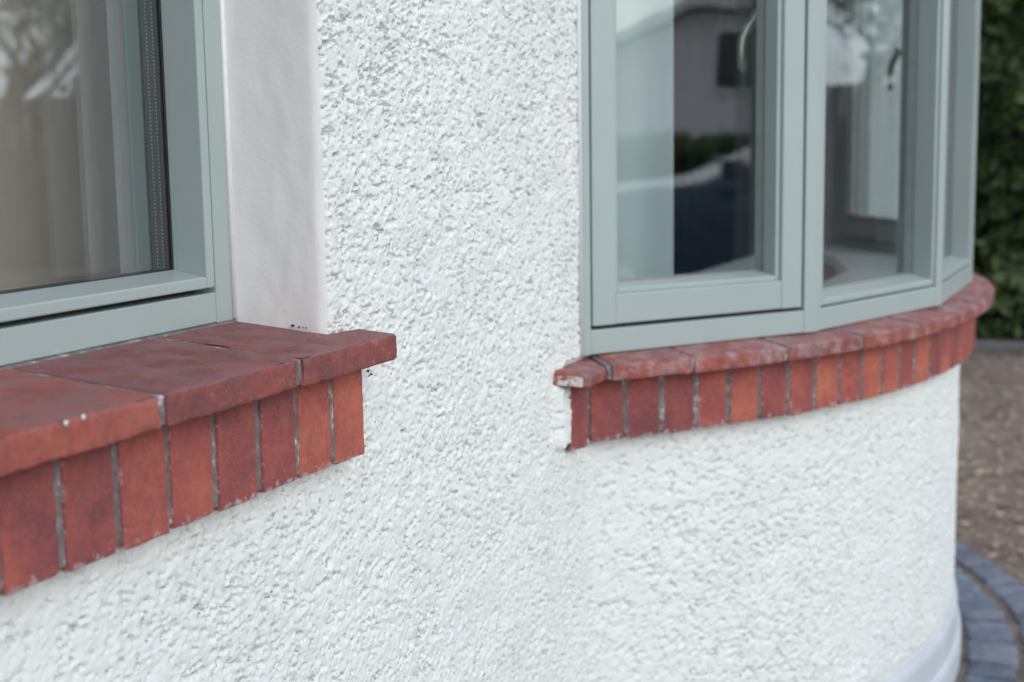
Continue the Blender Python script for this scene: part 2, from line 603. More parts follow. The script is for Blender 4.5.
# ------------------------------------------------------------------ flat wall
wall = thing('house_wall', 'flat white roughcast house wall between the left window and the curved bay', 'wall', (1.8, WY, 0))
OPX0, OPX1, OPZ0 = 2.235, 2 * BCX - 2.235, 0.95
us = lines((-1.2, .2, .03), (.2, .72, .02), (.72, 1.405, .0023), (1.405, 2.235, .0020), (2.235, OPX1, .06), (OPX1, 6.6, .012))
vs = lines((0, .34, .03), (.34, 1.02, .0023), (1.02, 1.66, .0020), (1.66, 1.70, .02), (1.70, 2.14, .02), (2.14, 2.75, .03))
def wpos(U, V):
    h = roughcast(U, V)
    # the coat thins out and wavers towards the smooth reveal and the opening's edges
    d = np.where((V > WZ0) & (V < WZ1), np.abs(U - WX1), 1.0)
    e = np.clip(d / .010, 0, 1)
    h = .0045 * (1 - e) + h * e * e * (3 - 2 * e)
    # thicker lip of render where the bay sill dies into the wall
    st = np.clip((U - 2.068) / .012, 0, 1) * np.clip((V - .782 - .02 * vnoise(U * 60, V * 0, 82)) / .006, 0, 1) * np.clip((.905 - V) / .01, 0, 1) * np.clip((2.116 - U) / .006, 0, 1)
    h = h * (1 - .1 * st) + .015 * st
    thin = np.clip((U - 2.112) / .006, 0, 1) * np.clip((V - .779) / .004, 0, 1) * np.clip((.935 - V) / .006, 0, 1)
    h = h * (1 - thin) + .003 * thin
    wob = .004 * (vnoise(V * 60, V * 0 + 3.3, 80) - .5) + .003 * (vnoise(V * 17, V * 0 + 1.3, 81) - .5)
    near = np.clip(1 - np.abs(U - WX1) / .02, 0, 1) * ((V > WZ0) & (V < WZ1))
    # the coat is coved into the bulge of the bay
    yb = BCY - np.sqrt(np.clip((RW - .007) ** 2 - (U - BCX) ** 2, .01, None))
    cove = np.clip((.80 - V) / .02, 0, 1) * (U < 2.3)
    Y = WY + .007 - cove * np.clip(.035 - np.abs(yb - WY - .007), 0, None) ** 2 / .14
    return U + wob * near, Y - h, V
def wkeep(u, v):
    win = (u > WX0) & (u < WX1) & (v > WZ0) & (v < WZ1)
    bay = (u > OPX0) & (u < OPX1) & (v > OPZ0) & (v < HEAD)
    return ~(win | bay)
put(link('roughcast_coat', grid_mesh('roughcast_coat', us, vs, wpos, wkeep), RENDER), wall)
# wall body behind the coat
b = MB()
Y0, Y1 = WY + .012, .335
b.box(-1.2, WX0, Y0, Y1, 0, WALLTOP)
b.box(WX0, WX1, Y0, Y1, 0, WZ0)
b.box(WX0, WX1, Y0, Y1, WZ1, WALLTOP)
b.box(WX1, OPX0, Y0, Y1, 0, WALLTOP)
b.box(OPX0, OPX1, Y0, Y1, 0, OPZ0 - .03)
b.box(OPX0, OPX1, Y0, Y1, HEAD, WALLTOP)
b.box(OPX1, 6.6, Y0, Y1, 0, WALLTOP)
b.build('masonry', INWALL, wall)
# smooth painted reveal of the left window
us = lines((WY - .003, .30, .006))
vs = lines((1.06, 2.14, .008))
def rpos(U, V):
    h = .0009 * vnoise(U * 40, V * 22, 90) + .0010 * vnoise(U * 130, V * 45, 91)
    rnd = np.clip((WY + .008 - U) / .011, 0, 1)
    return WX1 - .0045 - h + .004 * rnd ** 2, U, V
put(link('window_reveal', grid_mesh('window_reveal', us, vs, rpos), PLASTER), wall)
b = MB()
b.box(WX0 - .002, WX0 + .004, WY, .30, WZ0, WZ1)
b.build('window_reveal', PLASTER, wall)
b = MB()
b.box(WX0 + .004, WX1 - .006, WY, .30, WZ1 - .006, WZ1 + .002)
b.build('window_reveal', PLASTER, wall)

# ------------------------------------------------------------------ curved bay wall
bay = thing('bay_wall', 'white roughcast bow-shaped wall bulging out under the brick bay sill', 'wall', (BCX, BCY - RW, 0))
A0 = -math.acos((BCY - WY - .004) / RW)
us = lines((A0, R(-40), .0022), (R(-40), R(14), .0020), (R(14), -A0, .008))
vs = lines((.155, .30, .0036), (.30, .80, .0032), (.80, .935, .012))
def bpos(U, V):
    h = roughcast(U * RW + 20, V + 9) * .95
    low = np.clip((V - .155) / .03, 0, 1)
    h = h * (.25 + .75 * low)
    h = h * np.clip((.80 - V) / .012 + .3, .3, 1)
    r = RW + h - .007
    yb = BCY - (RW - .007) * np.cos(U)
    cove = np.clip((.80 - V) / .02, 0, 1) * (U < 0)
    return BCX + r * np.sin(U), BCY - r * np.cos(U) - cove * np.clip(.035 - np.abs(yb - WY - .007), 0, None) ** 2 / .14, V
put(link('roughcast_coat', grid_mesh('roughcast_coat', us, vs, bpos), RENDER), bay)
# plinth: two smooth steps with rounded upper edges, one curved strip each
def ring_profile(name, prof, mat, parent, a0=A0, a1=None, n=120, jit=.0015):
    a1 = -a0 if a1 is None else a1
    As = np.linspace(a0, a1, n)
    prof = np.array(prof)
    def p(U, K):
        k = K.astype(int)
        r = prof[k, 0] + jit * (vnoise(U * 40, K * .9, 33) - .5)
        return BCX + r * np.sin(U), BCY - r * np.cos(U), prof[k, 1] + jit * (vnoise(U * 30, K * .7, 35) - .5)
    return put(link(name, grid_mesh(name, As, np.arange(len(prof)).astype(float), p), mat), parent)
PLINTH = simple('painted_plinth', (.46, .50, .55), (.54, .58, .63), 7, .7, .4, 60, .003)
ring_profile('plinth', [(1.60, .166), (1.624, .159), (1.633, .154), (1.637, .147), (1.638, .135), (1.638, .075)], PLINTH, bay)
ring_profile('plinth_step', [(1.63, .085), (1.643, .081), (1.648, .074), (1.649, .06), (1.649, -.03)], PLINTH, bay)
# wall over the bay windows with a flat roof
b = MB()
n = 40
outer = [pol(RW + .02, A0 + (-2 * A0) * i / n) for i in range(n + 1)]
b.prism(outer, 2.55, 2.68)
b.build('bay_roof', simple('lead_roof', (.18, .19, .2), (.25, .26, .27), 5, .6), bay)
b = MB()
for i in range(n):
    a, c_ = A0 + (-2 * A0) * i / n, A0 + (-2 * A0) * (i + 1) / n
    b.prism([pol(RW, a), pol(RW, c_), pol(RW - .2, c_), pol(RW - .2, a)], 2.17, 2.55)
b.build('upper_band', RENDER, bay)
b = MB()
for i in range(n):
    a, c_ = A0 + (-2 * A0) * i / n, A0 + (-2 * A0) * (i + 1) / n
    b.prism([pol(RW - .012, a), pol(RW - .012, c_), pol(RW - .2, c_), pol(RW - .2, a)], 0, .90)
b.build('masonry', INWALL, bay)

# ------------------------------------------------------------------ left sill
sill = thing('window_sill', 'straight red tile and brick sill under the left window', 'window sill', (.9, 0, .93))
TZF, TSL, TTH = 1.072, .08, .031               # front top height, slope, thickness
def sill_z(y): return TZF + TSL * (y + .03)
joints = [.115, .342, .570, .797, 1.024, 1.2495, 1.4575]
for i in range(len(joints) - 1):
    x0, x1 = joints[i] + .004, joints[i + 1] - (.004 if i < len(joints) - 2 else 0)
    last = i == len(joints) - 2
    yj = random.uniform(-.0012, .0012)
    zj = random.uniform(-.0008, .0008)
    def fn(u, v, q, x0=x0, x1=x1, yj=yj, zj=zj, last=last):
        y = -.03 + yj + v * .215
        x = x0 + (x1 - x0) * u
        if last and y > WY - .008: x = x0 + (WX1 - .008 - x0) * u       # notched round the wall corner
        return (x, y, sill_z(y) + zj - TTH * (1 - q))
    me = worn_block('tile', fn, (x1 - x0, .215, TTH), (80, 30, 7), .0022, .0007, .0058, seed=i + 1)
    put(link('tile', me, TILE), sill)
# mortar between the tiles, nearly flush
for x in joints[1:-1]:
    def fn(u, v, q, x=x):
        y = -.0285 + v * .205
        return (x - .0052 + .0104 * u, y, sill_z(y) - .0012 - (TTH - .003) * (1 - q))
    put(link('mortar', worn_block('mortar', fn, (.0104, .205, TTH), (2, 24, 4), .002, .0011, .002, seed=x * 9), MORTAR), sill)
BX = [1.4275 - .0735 * k for k in range(18)]      # right-hand edges of the bricks
for k, x1 in enumerate(BX):
    wd = .0735 - .0088 - random.uniform(-.0012, .0016)
    x0 = x1 - wd
    yj = random.uniform(-.0014, .0010)
    zb = .930 + random.uniform(-.0012, .0012)
    sk = random.uniform(-.0012, .0012)
    def fn(u, v, q, x0=x0, wd=wd, yj=yj, zb=zb, sk=sk):
        return (x0 + wd * u + sk * (q - .5), yj + .085 * v, zb + .110 * q)
    me = worn_block('brick', fn, (wd, .085, .11), (14, 3, 24), .0024, .0007, .0034, seed=k + 20)
    put(link('brick', me, BRICK), sill)
def fn(u, v, q): return (.14 + (1.421 - .14) * u, .0026 + .07 * v, .9335 + .105 * q)
put(link('mortar', worn_block('mortar', fn, (1.28, .07, .105), (260, 2, 20), .004, .0014, .002, seed=3), MORTAR), sill)

# paint drops and bits of moss and grit on the left sill
def speck(name, loc, r, mat, parent, flat=(1, 1, 1), rough=.3):
    bm = bmesh.new()
    bmesh.ops.create_icosphere(bm, subdivisions=2, radius=r)
    for v in bm.verts:
        k = 1 + rough * random.uniform(-1, 1)
        v.co = Vector((v.co.x * flat[0] * k + loc[0], v.co.y * flat[1] * k + loc[1], v.co.z * flat[2] * k + loc[2]))
    me = bpy.data.meshes.new(name)
    bm.to_mesh(me)
    bm.free()
    return put(link(name, me, mat), parent)
for p in [(0.8967, -0.031, 1.0702), (0.9179, -0.031, 1.0713)]: speck('paint_drop', p, .0026, LIMEW, sill, (1, .5, 1), .1)
MOSS = simple('dark_moss_and_grit', (.012, .012, .01), (.05, .045, .035), 300, .95, .5, 600, .002)
for p, r in [((1.3975, 0.0761, 1.0842), 0.0032), ((1.3975, 0.0678, 1.0828), 0.0022), ((1.3975, 0.0581, 1.082), 0.0016), ((1.3975, 0.0623, 1.0824), 0.0015), ((1.4904, 0.027, 1.0143), 0.0035), ((1.4835, 0.027, 1.0191), 0.003), ((1.4855, 0.027, 1.0126), 0.002)]: speck('moss_bit', p, r * .62, MOSS, sill, (1, 1, .7), .4)

# ------------------------------------------------------------------ bay sill
bsill = thing('bay_sill', 'curved red tile and brick sill running round the bay', 'window sill', (BCX, BCY - RB, BZ))
PB = .0433
a_j = -.7306                                       # a joint near the left end
angs = [(-.7735, .0429, .001, -.001)]
angs += [(a_j + PB * k, PB, 0, 0) for k in range(35)]
for k, (a, da, dr, dz) in enumerate(angs):
    a0, a1 = a + .0027, a + da - .0027
    if a1 > .80: break
    rj = random.uniform(-.0014, .001) + dr
    zb = BZ + random.uniform(-.0012, .0012) + dz
    def fn(u, v, q, a0=a0, a1=a1, rj=rj, zb=zb):
        x, y = pol(RB + rj - .08 * v, a0 + (a1 - a0) * u)
        return (x, y, zb + .112 * q)
    dv = (8, 3, 12) if a < .3 else (4, 2, 6)
    me = worn_block('brick', fn, (RB * (a1 - a0), .08, .112), dv, .0026, .0006, .0026, seed=k + 60)
    put(link('brick', me, BRICK), bsill)
def fn(u, v, q):
    return (2.1195 + .0375 * u + .03 * v, .026 - .017 * u + .05 * v, BZ - .002 + .001 * u + .113 * q)
put(link('brick', worn_block('brick', fn, (.041, .05, .116), (6, 3, 14), .0026, .0007, .003, seed=61), BRICK), bsill)
def fn(u, v, q):
    x, y = pol(RB - .0022 - .06 * v, -.80 + 1.59 * u)
    return (x, y, BZ + .004 + .105 * q)
put(link('mortar', worn_block('mortar', fn, (2.6, .06, .105), (300, 2, 16), .004, .0012, .002, seed=5), MORTAR), bsill)
def fn(u, v, q):
    a = -.7815 + .0085 * u + .010 * (1 - q) ** 3 * (u - .3)
    x, y = pol(RB + .006 - .014 * u - .05 * v, a)
    return (x, y, BZ - .003 + .110 * q)
put(link('mortar', worn_block('mortar', fn, (.014, .05, .11), (3, 2, 16), .003, .0012, .003, seed=6), LIMEW), bsill)
BTF, BTT = .9225, .0265
def bs_z(r): return BTF + .14 * (RT - r)
TJ = [-0.759, -0.6651, -0.5416, -0.4191, -0.2905] + [-.19, -.065, .06, .185, .31, .435, .56, .685, .80]
for k in range(len(TJ) - 1):
    a0, a1 = TJ[k] + .0023, TJ[k + 1] - .0023
    rj = random.uniform(-.002, .002)
    def fn(u, v, q, a0=a0, a1=a1, rj=rj):
        r = RT + rj - .12 * v
        x, y = pol(r, a0 + (a1 - a0) * u)
        return (x, y, bs_z(r) - BTT * (1 - q))
    dv = (26, 12, 5) if a0 < .3 else (10, 4, 3)
    me = worn_block('tile', fn, (RT * (a1 - a0), .12, BTT), dv, .0024, .0008, .0050, seed=k + 90)
    put(link('tile', me, BAYTILE), bsill)
for a in TJ[:-1]:
    def fn(u, v, q, a=a):
        r = RT - .0025 - .11 * v
        x, y = pol(r, a - .0030 + .0060 * u)
        return (x, y, bs_z(r) - .002 - (BTT - .003) * (1 - q))
    put(link('mortar', worn_block('mortar', fn, (.010, .11, BTT), (2, 10, 4), .002, .0011, .002, seed=a * 9), MORTAR), bsill)
# small cut tile that closes the sill against the flat wall, its end splashed with wall paint
E0, E1 = pol(RT - .002, TJ[0] - .0035), pol(RT - .09, TJ[0] - .0035)
def fn(u, v, q):
    f = Vector((2.083, -.023)).lerp(Vector(E0), u)
    r_ = Vector((2.075, WY + .006)).lerp(Vector(E1), u)
    p = f.lerp(r_, v)
    return (p.x, p.y, BTF - .003 + .008 * v - BTT * .8 * (1 - q))
me = worn_block('tile', fn, (.07, .06, BTT), (8, 10, 5), .004, .0010, .006, seed=77)
put(link('tile', me, BAYTILE), bsill)
def fn(u, v, q):
    p = Vector((2.0745, WY + .003)).lerp(Vector((2.0815, -.014)), u)
    return (p.x - .0020 + .004 * v, p.y, BTF - .003 - .002 * u - BTT * .62 * (1 - q))
me = worn_block('paint_splash', fn, (.05, .004, BTT), (14, 1, 6), .0012, .0012, .004, seed=79)
put(link('paint_splash', me, SPLASH), bsill)

# ------------------------------------------------------------------ left window
win = thing('casement_window', 'sage green casement window set back above the straight red sill', 'window', (.9, .16, WZ0))
FY = .160
fx1, fx0 = WX1 - .006, WX0 + .004
fz0 = 1.300 - .2125
b = MB(); b.box(fx1 - .034, fx1, FY, FY + .10, fz0 + .0, WZ1 - .008); b.build('jamb', PAINT, win, bevel=.0015)
b = MB(); b.box(fx0, fx0 + .034, FY, FY + .10, fz0, WZ1 - .008); b.build('jamb', PAINT, win, bevel=.0015)
b = MB(); b.box(fx0 + .034, fx1 - .034, FY + .0008, FY + .10, fz0 + .001, fz0 + .037); b.build('bottom_rail', PAINT, win, bevel=.0015)
b = MB(); b.box(fx0 + .034, fx1 - .034, FY + .0008, FY + .10, WZ1 - .044, WZ1 - .008); b.build('head_rail', PAINT, win, bevel=.0015)
# dark weather gap behind the joint between frame and sash
b = MB()
gx0, gx1, gz0, gz1 = fx0 + .034, fx1 - .034, fz0 + .037, WZ1 - .044
b.box(gx1 - .012, gx1 + .004, FY + .030, FY + .05, gz0, gz1)
b.box(gx0 - .004, gx0 + .012, FY + .030, FY + .05, gz0, gz1)
b.box(gx0 + .012, gx1 - .012, FY + .030, FY + .05, gz0 - .004, gz0 + .012)
b.build('weather_seal', RUBBER, win)
sx0, sx1, sz0, sz1 = gx0 + .005, gx1 - .0055, gz0 + .0065, gz1 - .005
GY = FY + .046
b = MB()
fw = .0145
b.box(sx1 - fw, sx1, FY - .003, GY, sz0 + .0, sz1)
b.box(sx0, sx0 + fw, FY - .003, GY, sz0, sz1)
b.prism([(sx0 + fw, FY - .0025), (sx1 - fw, FY - .0025), (sx1 - fw, GY), (sx0 + fw, GY)], sz0, [sz0 + .0135, sz0 + .0135, sz0 + .021, sz0 + .021])
b.box(sx0 + fw, sx1 - fw, FY - .0025, GY, sz1 - fw, sz1)
sash = b.build('sash', PAINT, win, bevel=.0018)
b = MB()
b.box(sx1 - fw + .001, sx1, GY + .034, GY + .056, sz0, sz1)
b.box(sx0, sx0 + fw - .001, GY + .034, GY + .056, sz0, sz1)
b.box(sx0 + fw - .001, sx1 - fw + .001, GY + .034, GY + .056, sz0, sz0 + .016)
b.box(sx0 + fw - .001, sx1 - fw + .001, GY + .034, GY + .056, sz1 - .03, sz1)
b.build('sash_inner_frame', PAINT, win, bevel=.0015)
ox0, ox1, oz0, oz1 = sx0 + fw, sx1 - fw, sz0 + .019, sz1 - fw
for nme, y in (('outer_pane', GY + .0005), ('inner_pane', GY + .0285)):
    b = MB(); b.box(ox0 - .010, ox1 + .010, y, y + .004, oz0 - .004, oz1 + .010); b.build(nme, GLASS, win)
def spacer(x0, x1, z0, z1, horiz=False):
    b = MB()
    yc = GY + .0165
    if not horiz:
        xc, zc = (x0 + x1) / 2, (z0 + z1) / 2
        b.box(x0 - xc, x1 - xc, -.0118, .0118, z0 - zc, z1 - zc)
        o = b.build('spacer_bar', SPACER)
        o.location = (xc, yc, zc)
    else:
        b.box(x0, x1, yc - .0118, yc + .0118, z0, z1)
        o = b.build('spacer_bar', RUBBER)
    put(o, win)
spacer(ox1 - .0008, ox1 + .009, oz0, oz1)
spacer(ox0 - .009, ox0 + .0008, oz0, oz1)
spacer(ox0 + .001, ox1 - .001, oz0 - .003, oz0 + .0012, True)
b = MB()
b.box(ox1 - .0022, ox1, GY - .0012, GY + .0004, oz0, oz1)
b.box(ox0, ox1 - .0022, GY - .0012, GY + .0004, oz0 - .001, oz0 + .0022)
b.build('glazing_gasket', RUBBER, win)
b = MB(); b.tube([(fx1 - .001, FY - .0008, fz0 + .002), (fx1 - .0005, FY - .0008, 1.4), (fx1 - .001, FY - .0008, WZ1 - .01)], .0034, 8); b.build('sealant_bead', SEAL, win, True)
# crumbly bedding along the bottom of the frame
def fn(u, v, q):
    x = fx0 + (fx1 - fx0) * u
    return (x, FY - .007 + .012 * v, sill_z(FY) - .0042 + .0052 * q)
put(link('bedding_mortar', worn_block('bedding_mortar', fn, (1.2, .010, .006), (300, 2, 2), .002, .0022, .003, seed=31), MORTAR), win)

# ------------------------------------------------------------------ bay window
bw = thing('bow_window', 'sage green five-light bow window curving out above the bay sill', 'window', (BCX, BCY - RF, FZ))
CA = [(2 * k - 5) * HF for k in range(6)]
PC = [Vector(pol(RF, a)) for a in CA]
AP = RF * math.cos(HF)
ML, DEP, RH = .0235, .092, .042
ZB, ZT = FZ, HEAD + .03
class Facet:
    def __init__(s, i):
        s.o = PC[i]
        s.L = (PC[i + 1] - PC[i]).length
        s.u = (PC[i + 1] - PC[i]).normalized()
        s.n = Vector((s.u.y, -s.u.x))                  # outward
    def p(s, u, v):
        q = s.o + s.u * u + s.n * v
        return (q.x, q.y)
    def quad(s, u0, u1, v0, v1): return [s.p(u0, v0), s.p(u1, v0), s.p(u1, v1), s.p(u0, v1)]
FC = [Facet(i) for i in range(5)]
for i in range(6):
    P = PC[i]
    inn = Vector((BCX, BCY)) + (P - Vector((BCX, BCY))) * ((AP - DEP) / AP)
    if 0 < i < 5:
        f0, f1 = FC[i - 1], FC[i]
        poly = [f0.p(f0.L - ML, 0), tuple(P), f1.p(ML, 0), f1.p(ML, -DEP), tuple(inn), f0.p(f0.L - ML, -DEP)]
    else:
        f = FC[0] if i == 0 else FC[4]
        u0, u1 = (0, ML) if i == 0 else (f.L - ML, f.L)
        poly = f.quad(u0, u1, 0, -DEP)
    b = MB(); b.prism(poly, ZB, ZT); b.build('mullion' if 0 < i < 5 else 'jamb', PAINT, bw, bevel=.0015)
for i, f in enumerate(FC):
    b = MB(); b.prism(f.quad(ML, f.L - ML, -.0008, -DEP), ZB + .0008, ZB + RH); b.build('bottom_rail', PAINT, bw, bevel=.0015)
    b = MB(); b.prism(f.quad(ML, f.L - ML, -.0008, -DEP), ZT - RH, ZT); b.build('head_rail', PAINT, bw, bevel=.0015)
    z0, z1 = ZB + RH, ZT - RH
    if i in (0, 4):
        b = MB()
        b.prism(f.quad(ML, ML + .014, -.022, -.04), z0, z1)
        b.prism(f.quad(f.L - ML - .014, f.L - ML, -.022, -.04), z0, z1)
        b.prism(f.quad(ML + .014, f.L - ML - .014, -.022, -.04), z0, z0 + .014)
        b.build('weather_seal', RUBBER, bw)
        sw, g = .047, .005
        u0, u1, s0, s1 = ML + g, f.L - ML - g, z0 + .0065, z1 - g
        b = MB()
        b.prism(f.quad(u0, u0 + sw, -.002, -.078), s0, s1)
        b.prism(f.quad(u1 - sw, u1, -.002, -.078), s0, s1)
        b.prism(f.quad(u0 + sw, u1 - sw, -.0026, -.078), s0 + .0006, s0 + .052)
        b.prism(f.quad(u0 + sw, u1 - sw, -.0026, -.078), s1 - .05, s1)
        ca = b.build('casement', PAINT, bw, bevel=.0018)
        a0, a1, c0, c1 = u0 + sw, u1 - sw, s0 + .052, s1 - .05
    else:
        ca = bw
        a0, a1, c0, c1 = ML, f.L - ML, z0, z1
        g = .0035
        b = MB()
        b.prism(f.quad(a0 + g, a0 + g + .010, -.004, -.05), c0 + g, c1)
        b.prism(f.quad(a1 - g - .010, a1 - g, -.004, -.05), c0 + g, c1)
        b.prism(f.quad(a0 + g + .010, a1 - g - .010, -.0045, -.05), c0 + g, c1)if 0 else None
        q = f.quad(a0 + g + .010, a1 - g - .010, -.0045, -.05)
        b.prism(q, c0 + g, [c0 + .016, c0 + .016, c0 + .026, c0 + .026])
        b.prism(q, c1 - .016, c1 - .002)
        b.build('fixed_sash', PAINT, bw, bevel=.0018)
        b = MB()
        b.prism(f.quad(a0, a0 + .012, -.020, -.04), c0, c1)
        b.prism(f.quad(a1 - .012, a1, -.020, -.04), c0, c1)
        b.prism(f.quad(a0 + .012, a1 - .012, -.020, -.04), c0, c0 + .010)
        b.build('weather_seal', RUBBER, bw)
        a0, a1, c0, c1 = a0 + g + .010, a1 - g - .010, c0 + .020, c1 - .016
    # glazing bead, double pane, spacer
    bd = MB()
    if i in (0, 4):
        bd.prism(f.quad(a0, a0 + .009, -.010, -.046), c0, c1)
        bd.prism(f.quad(a1 - .009, a1, -.010, -.046), c0, c1)
        q = f.quad(a0 + .009, a1 - .009, -.010, -.046)
        bd.prism(q, c0, [c0 + .009, c0 + .009, c0 + .015, c0 + .015])
        bd.prism(q, c1 - .009, c1)
        o = bd.build('glazing_bead', PAINT, None, bevel=.0015)
        o.parent = ca
        a0, a1, c0, c1 = a0 + .009, a1 - .009, c0 + .009, c1 - .009
    for nme, v in (('outer_pane', -.0465), ('inner_pane', -.0685)):
        b = MB(); b.prism(f.quad(a0 - .006, a1 + .006, v, v - .004), c0 - .002, c1 + .006)
        o = b.build(nme, GLASS)
        if ca is bw: put(o, bw)
        else: o.parent = ca
    b = MB()
    b.prism(f.quad(a0 - .006, a0 + .0012, -.0507, -.0683), c0, c1)
    b.prism(f.quad(a1 - .0012, a1 + .006, -.0507, -.0683), c0, c1)
    b.prism(f.quad(a0 + .0012, a1 - .0012, -.0507, -.0683), c0 - .002, c0 + .008)
    o = b.build('spacer_bar', simple('spacer_grey', (.42, .42, .41), (.5, .5, .49), 30, .4, 0) if i == 0 else bpy.data.materials['spacer_grey'])
    if ca is bw: put(o, bw)
    else: o.parent = ca
    if i in (0, 4):
        # curled brass fastener on the inner stile
        uc = (u1 - sw * .62) if i == 0 else (u0 + sw * .62)
        sg = -1 if i == 0 else 1
        b = MB()
        b.prism(f.quad(uc - .009, uc + .009, -.0785, -.083), 1.450, 1.555)
        def P3(u, v, z):
            x, y = f.p(u, v)
            return (x, y, z)
        b.tube([P3(uc, -.082, 1.510), P3(uc, -.100, 1.510)], .007, 10)
        pts = [P3(uc, -.100, 1.525), P3(uc + sg * .004, -.105, 1.507), P3(uc + sg * .018, -.108, 1.490), P3(uc + sg * .030, -.108, 1.470), P3(uc + sg * .032, -.108, 1.445), P3(uc + sg * .028, -.108, 1.420), P3(uc + sg * .026, -.108, 1.413)]
        b.tube(pts, [.009, .009, .0085, .008, .0075, .0095, .005], 10)
        o = b.build('handle', BRASS, None, True)
        o.parent = ca
for o in list(bw.children):
    if o.name.split('.')[0] == 'casement': pass
b = MB(); b.tube([(PC[0].x - .002, PC[0].y - .004, FZ + .002), (PC[0].x - .002, PC[0].y - .004, 2.14)], .004, 8); b.build('sealant_bead', SEAL, bw, True)
# inner window board
b = MB()
inn = [tuple(Vector((BCX, BCY)) + (p - Vector((BCX, BCY))) * ((AP - DEP - .001) / AP)) for p in PC]
inn2 = [tuple(Vector((BCX, BCY)) + (p - Vector((BCX, BCY))) * ((AP - DEP - .20) / AP)) for p in PC]
for k in range(5):
    b.prism([inn[k], inn[k + 1], inn2[k + 1], inn2[k]], .93, .958)
b.build('window_board', WBOARD, bw, bevel=.003)
b = MB(); b.box(WX0 + .01, WX1 - .01, FY + .118, .40, 1.06, 1.085); b.build('window_board', WBOARD, win, bevel=.003)

# ------------------------------------------------------------------ room behind the windows
def struct(name, mb, mat, label):
    return tag(mb.build(name, mat), label, kind='structure')
b = MB(); b.box(-1.2, 6.6, .34, 4.6, .28, .32); struct('room_floor', b, simple('dark_oak_floor', (.06, .04, .028), (.11, .075, .05), 6, .5), 'dark wooden floor of the room indoors')
b = MB(); b.box(-1.2, 6.6, .34, 4.6, 2.60, 2.64); struct('room_ceiling', b, WBOARD, 'pale ceiling of the room indoors')
ROOMW = simple('room_wall_paint', (.50, .49, .48), (.58, .57, .56), 3, .8, .1)
b = MB(); b.box(-1.2, 6.6, 4.6, 4.7, .28, 2.64); struct('room_back_wall', b, ROOMW, 'grey back wall of the room indoors')
b = MB()
b.box(-1.3, -1.2, .04, .8, 0, 2.75)
b.box(-1.3, -1.2, 3.9, 4.7, 0, 2.75)
b.box(-1.3, -1.2, .8, 3.9, 0, .40)
b.box(-1.3, -1.2, .8, 3.9, 2.35, 2.75)
struct('room_side_wall', b, ROOMW, 'grey side wall of the room indoors')
gd = thing('added_glazed_doors', 'wide unseen glazed doors added in the far side wall to brighten the room', 'doors', (-1.25, 2.35, .40))  # doors added out of view so daylight reaches the room's inner faces
for y0 in (.802, 1.578, 2.354, 3.130):
    y1 = y0 + .768
    b = MB()
    b.box(-1.28, -1.22, y0, y0 + .07, .401, 2.349)
    b.box(-1.28, -1.22, y1 - .07, y1, .401, 2.349)
    b.box(-1.28, -1.22, y0 + .07, y1 - .07, .401, .50)
    b.box(-1.28, -1.22, y0 + .07, y1 - .07, 2.27, 2.349)
    lf = b.build('added_door_leaf', PAINT, gd)
    b = MB(); b.box(-1.255, -1.245, y0 + .068, y1 - .068, .498, 2.272); o = b.build('pane', GLASS); o.parent = lf
b = MB(); b.box(6.6, 6.7, .04, 4.7, .0, 2.75); struct('room_side_wall', b, ROOMW, 'grey side wall of the room indoors beyond the bay')
b = MB(); b.box(-1.3, 6.7, .04, 4.7, 2.75, 2.9); struct('roof_slab', b, ROOMW, 'flat slab above the ground floor room')

def curtain(name, label, path, z0, z1, mat, amp, pleat):
    p = [Vector(q) for q in path]
    n = int((p[1] - p[0]).length / .006)
    t = (p[1] - p[0]).normalized()
    nn = Vector((t.y, -t.x))
    us = np.linspace(0, (p[1] - p[0]).length, n)
    vs = np.linspace(z0, z1, 30)
    def f(U, V):
        ph = U / pleat * 2 * math.pi + 2.2 * vnoise(U * 9, V * .8, 40)
        d = amp * np.sin(ph) * (.7 + .5 * vnoise(U * 5, V * .7, 41))
        return p[0].x + t.x * U + nn.x * d, p[0].y + t.y * U + nn.y * d, V
    o = link(name, grid_mesh(name, us, vs, f), mat)
    sol = o.modifiers.new('thick', 'SOLIDIFY')
    sol.thickness = .003
    return tag(o, label, 'curtain')
CT = simple('taupe_curtain_cloth', (.56, .46, .395), (.62, .52, .455), 12, .9, .3, 600, .0006)
CD = simple('dark_blue_curtain_cloth', (.06, .08, .105), (.11, .135, .165), 12, .9, .3, 600, .0006)
curtain('taupe_curtain', 'taupe curtain hanging inside the left window', [(1.185, .47), (1.95, .44)], .50, 2.3, CT, .0012, .23)
curtain('dark_curtain', 'dark blue pleated curtain deep inside the bay room', [(5.55, .5), (5.95, 2.6)], .34, 2.5, CD, .04, .16)
CP = simple('pale_curtain_cloth', (.74, .82, .83), (.80, .87, .87), 12, .9, .3, 600, .0006)
curtain('pale_curtain', 'pale curtain gathered inside the first light of the bow window', [(2.525, .110), (2.605, .012)], .962, 2.3, CP, .008, .13)
cb = thing('tall_cupboard', 'pale tall cupboard standing inside the bay room', 'cupboard', (4.75, .9, .32))
CUP = simple('pale_cupboard_paint', (.62, .68, .68), (.70, .75, .75), 4, .5, .05)
b = MB(); b.box(4.64, 4.90, .80, 1.5, .36, 2.2); b.build('carcass', CUP, cb, bevel=.004)
b = MB(); b.box(4.66, 4.88, .82, 1.48, .32, .36); b.build('base', CUP, cb)
b = MB(); b.box(4.62, 4.638, .81, 1.14, .38, 2.18); b.build('door', CUP, cb, bevel=.003)
b = MB(); b.box(4.62, 4.638, 1.15, 1.49, .38, 2.18); b.build('door', CUP, cb, bevel=.003)

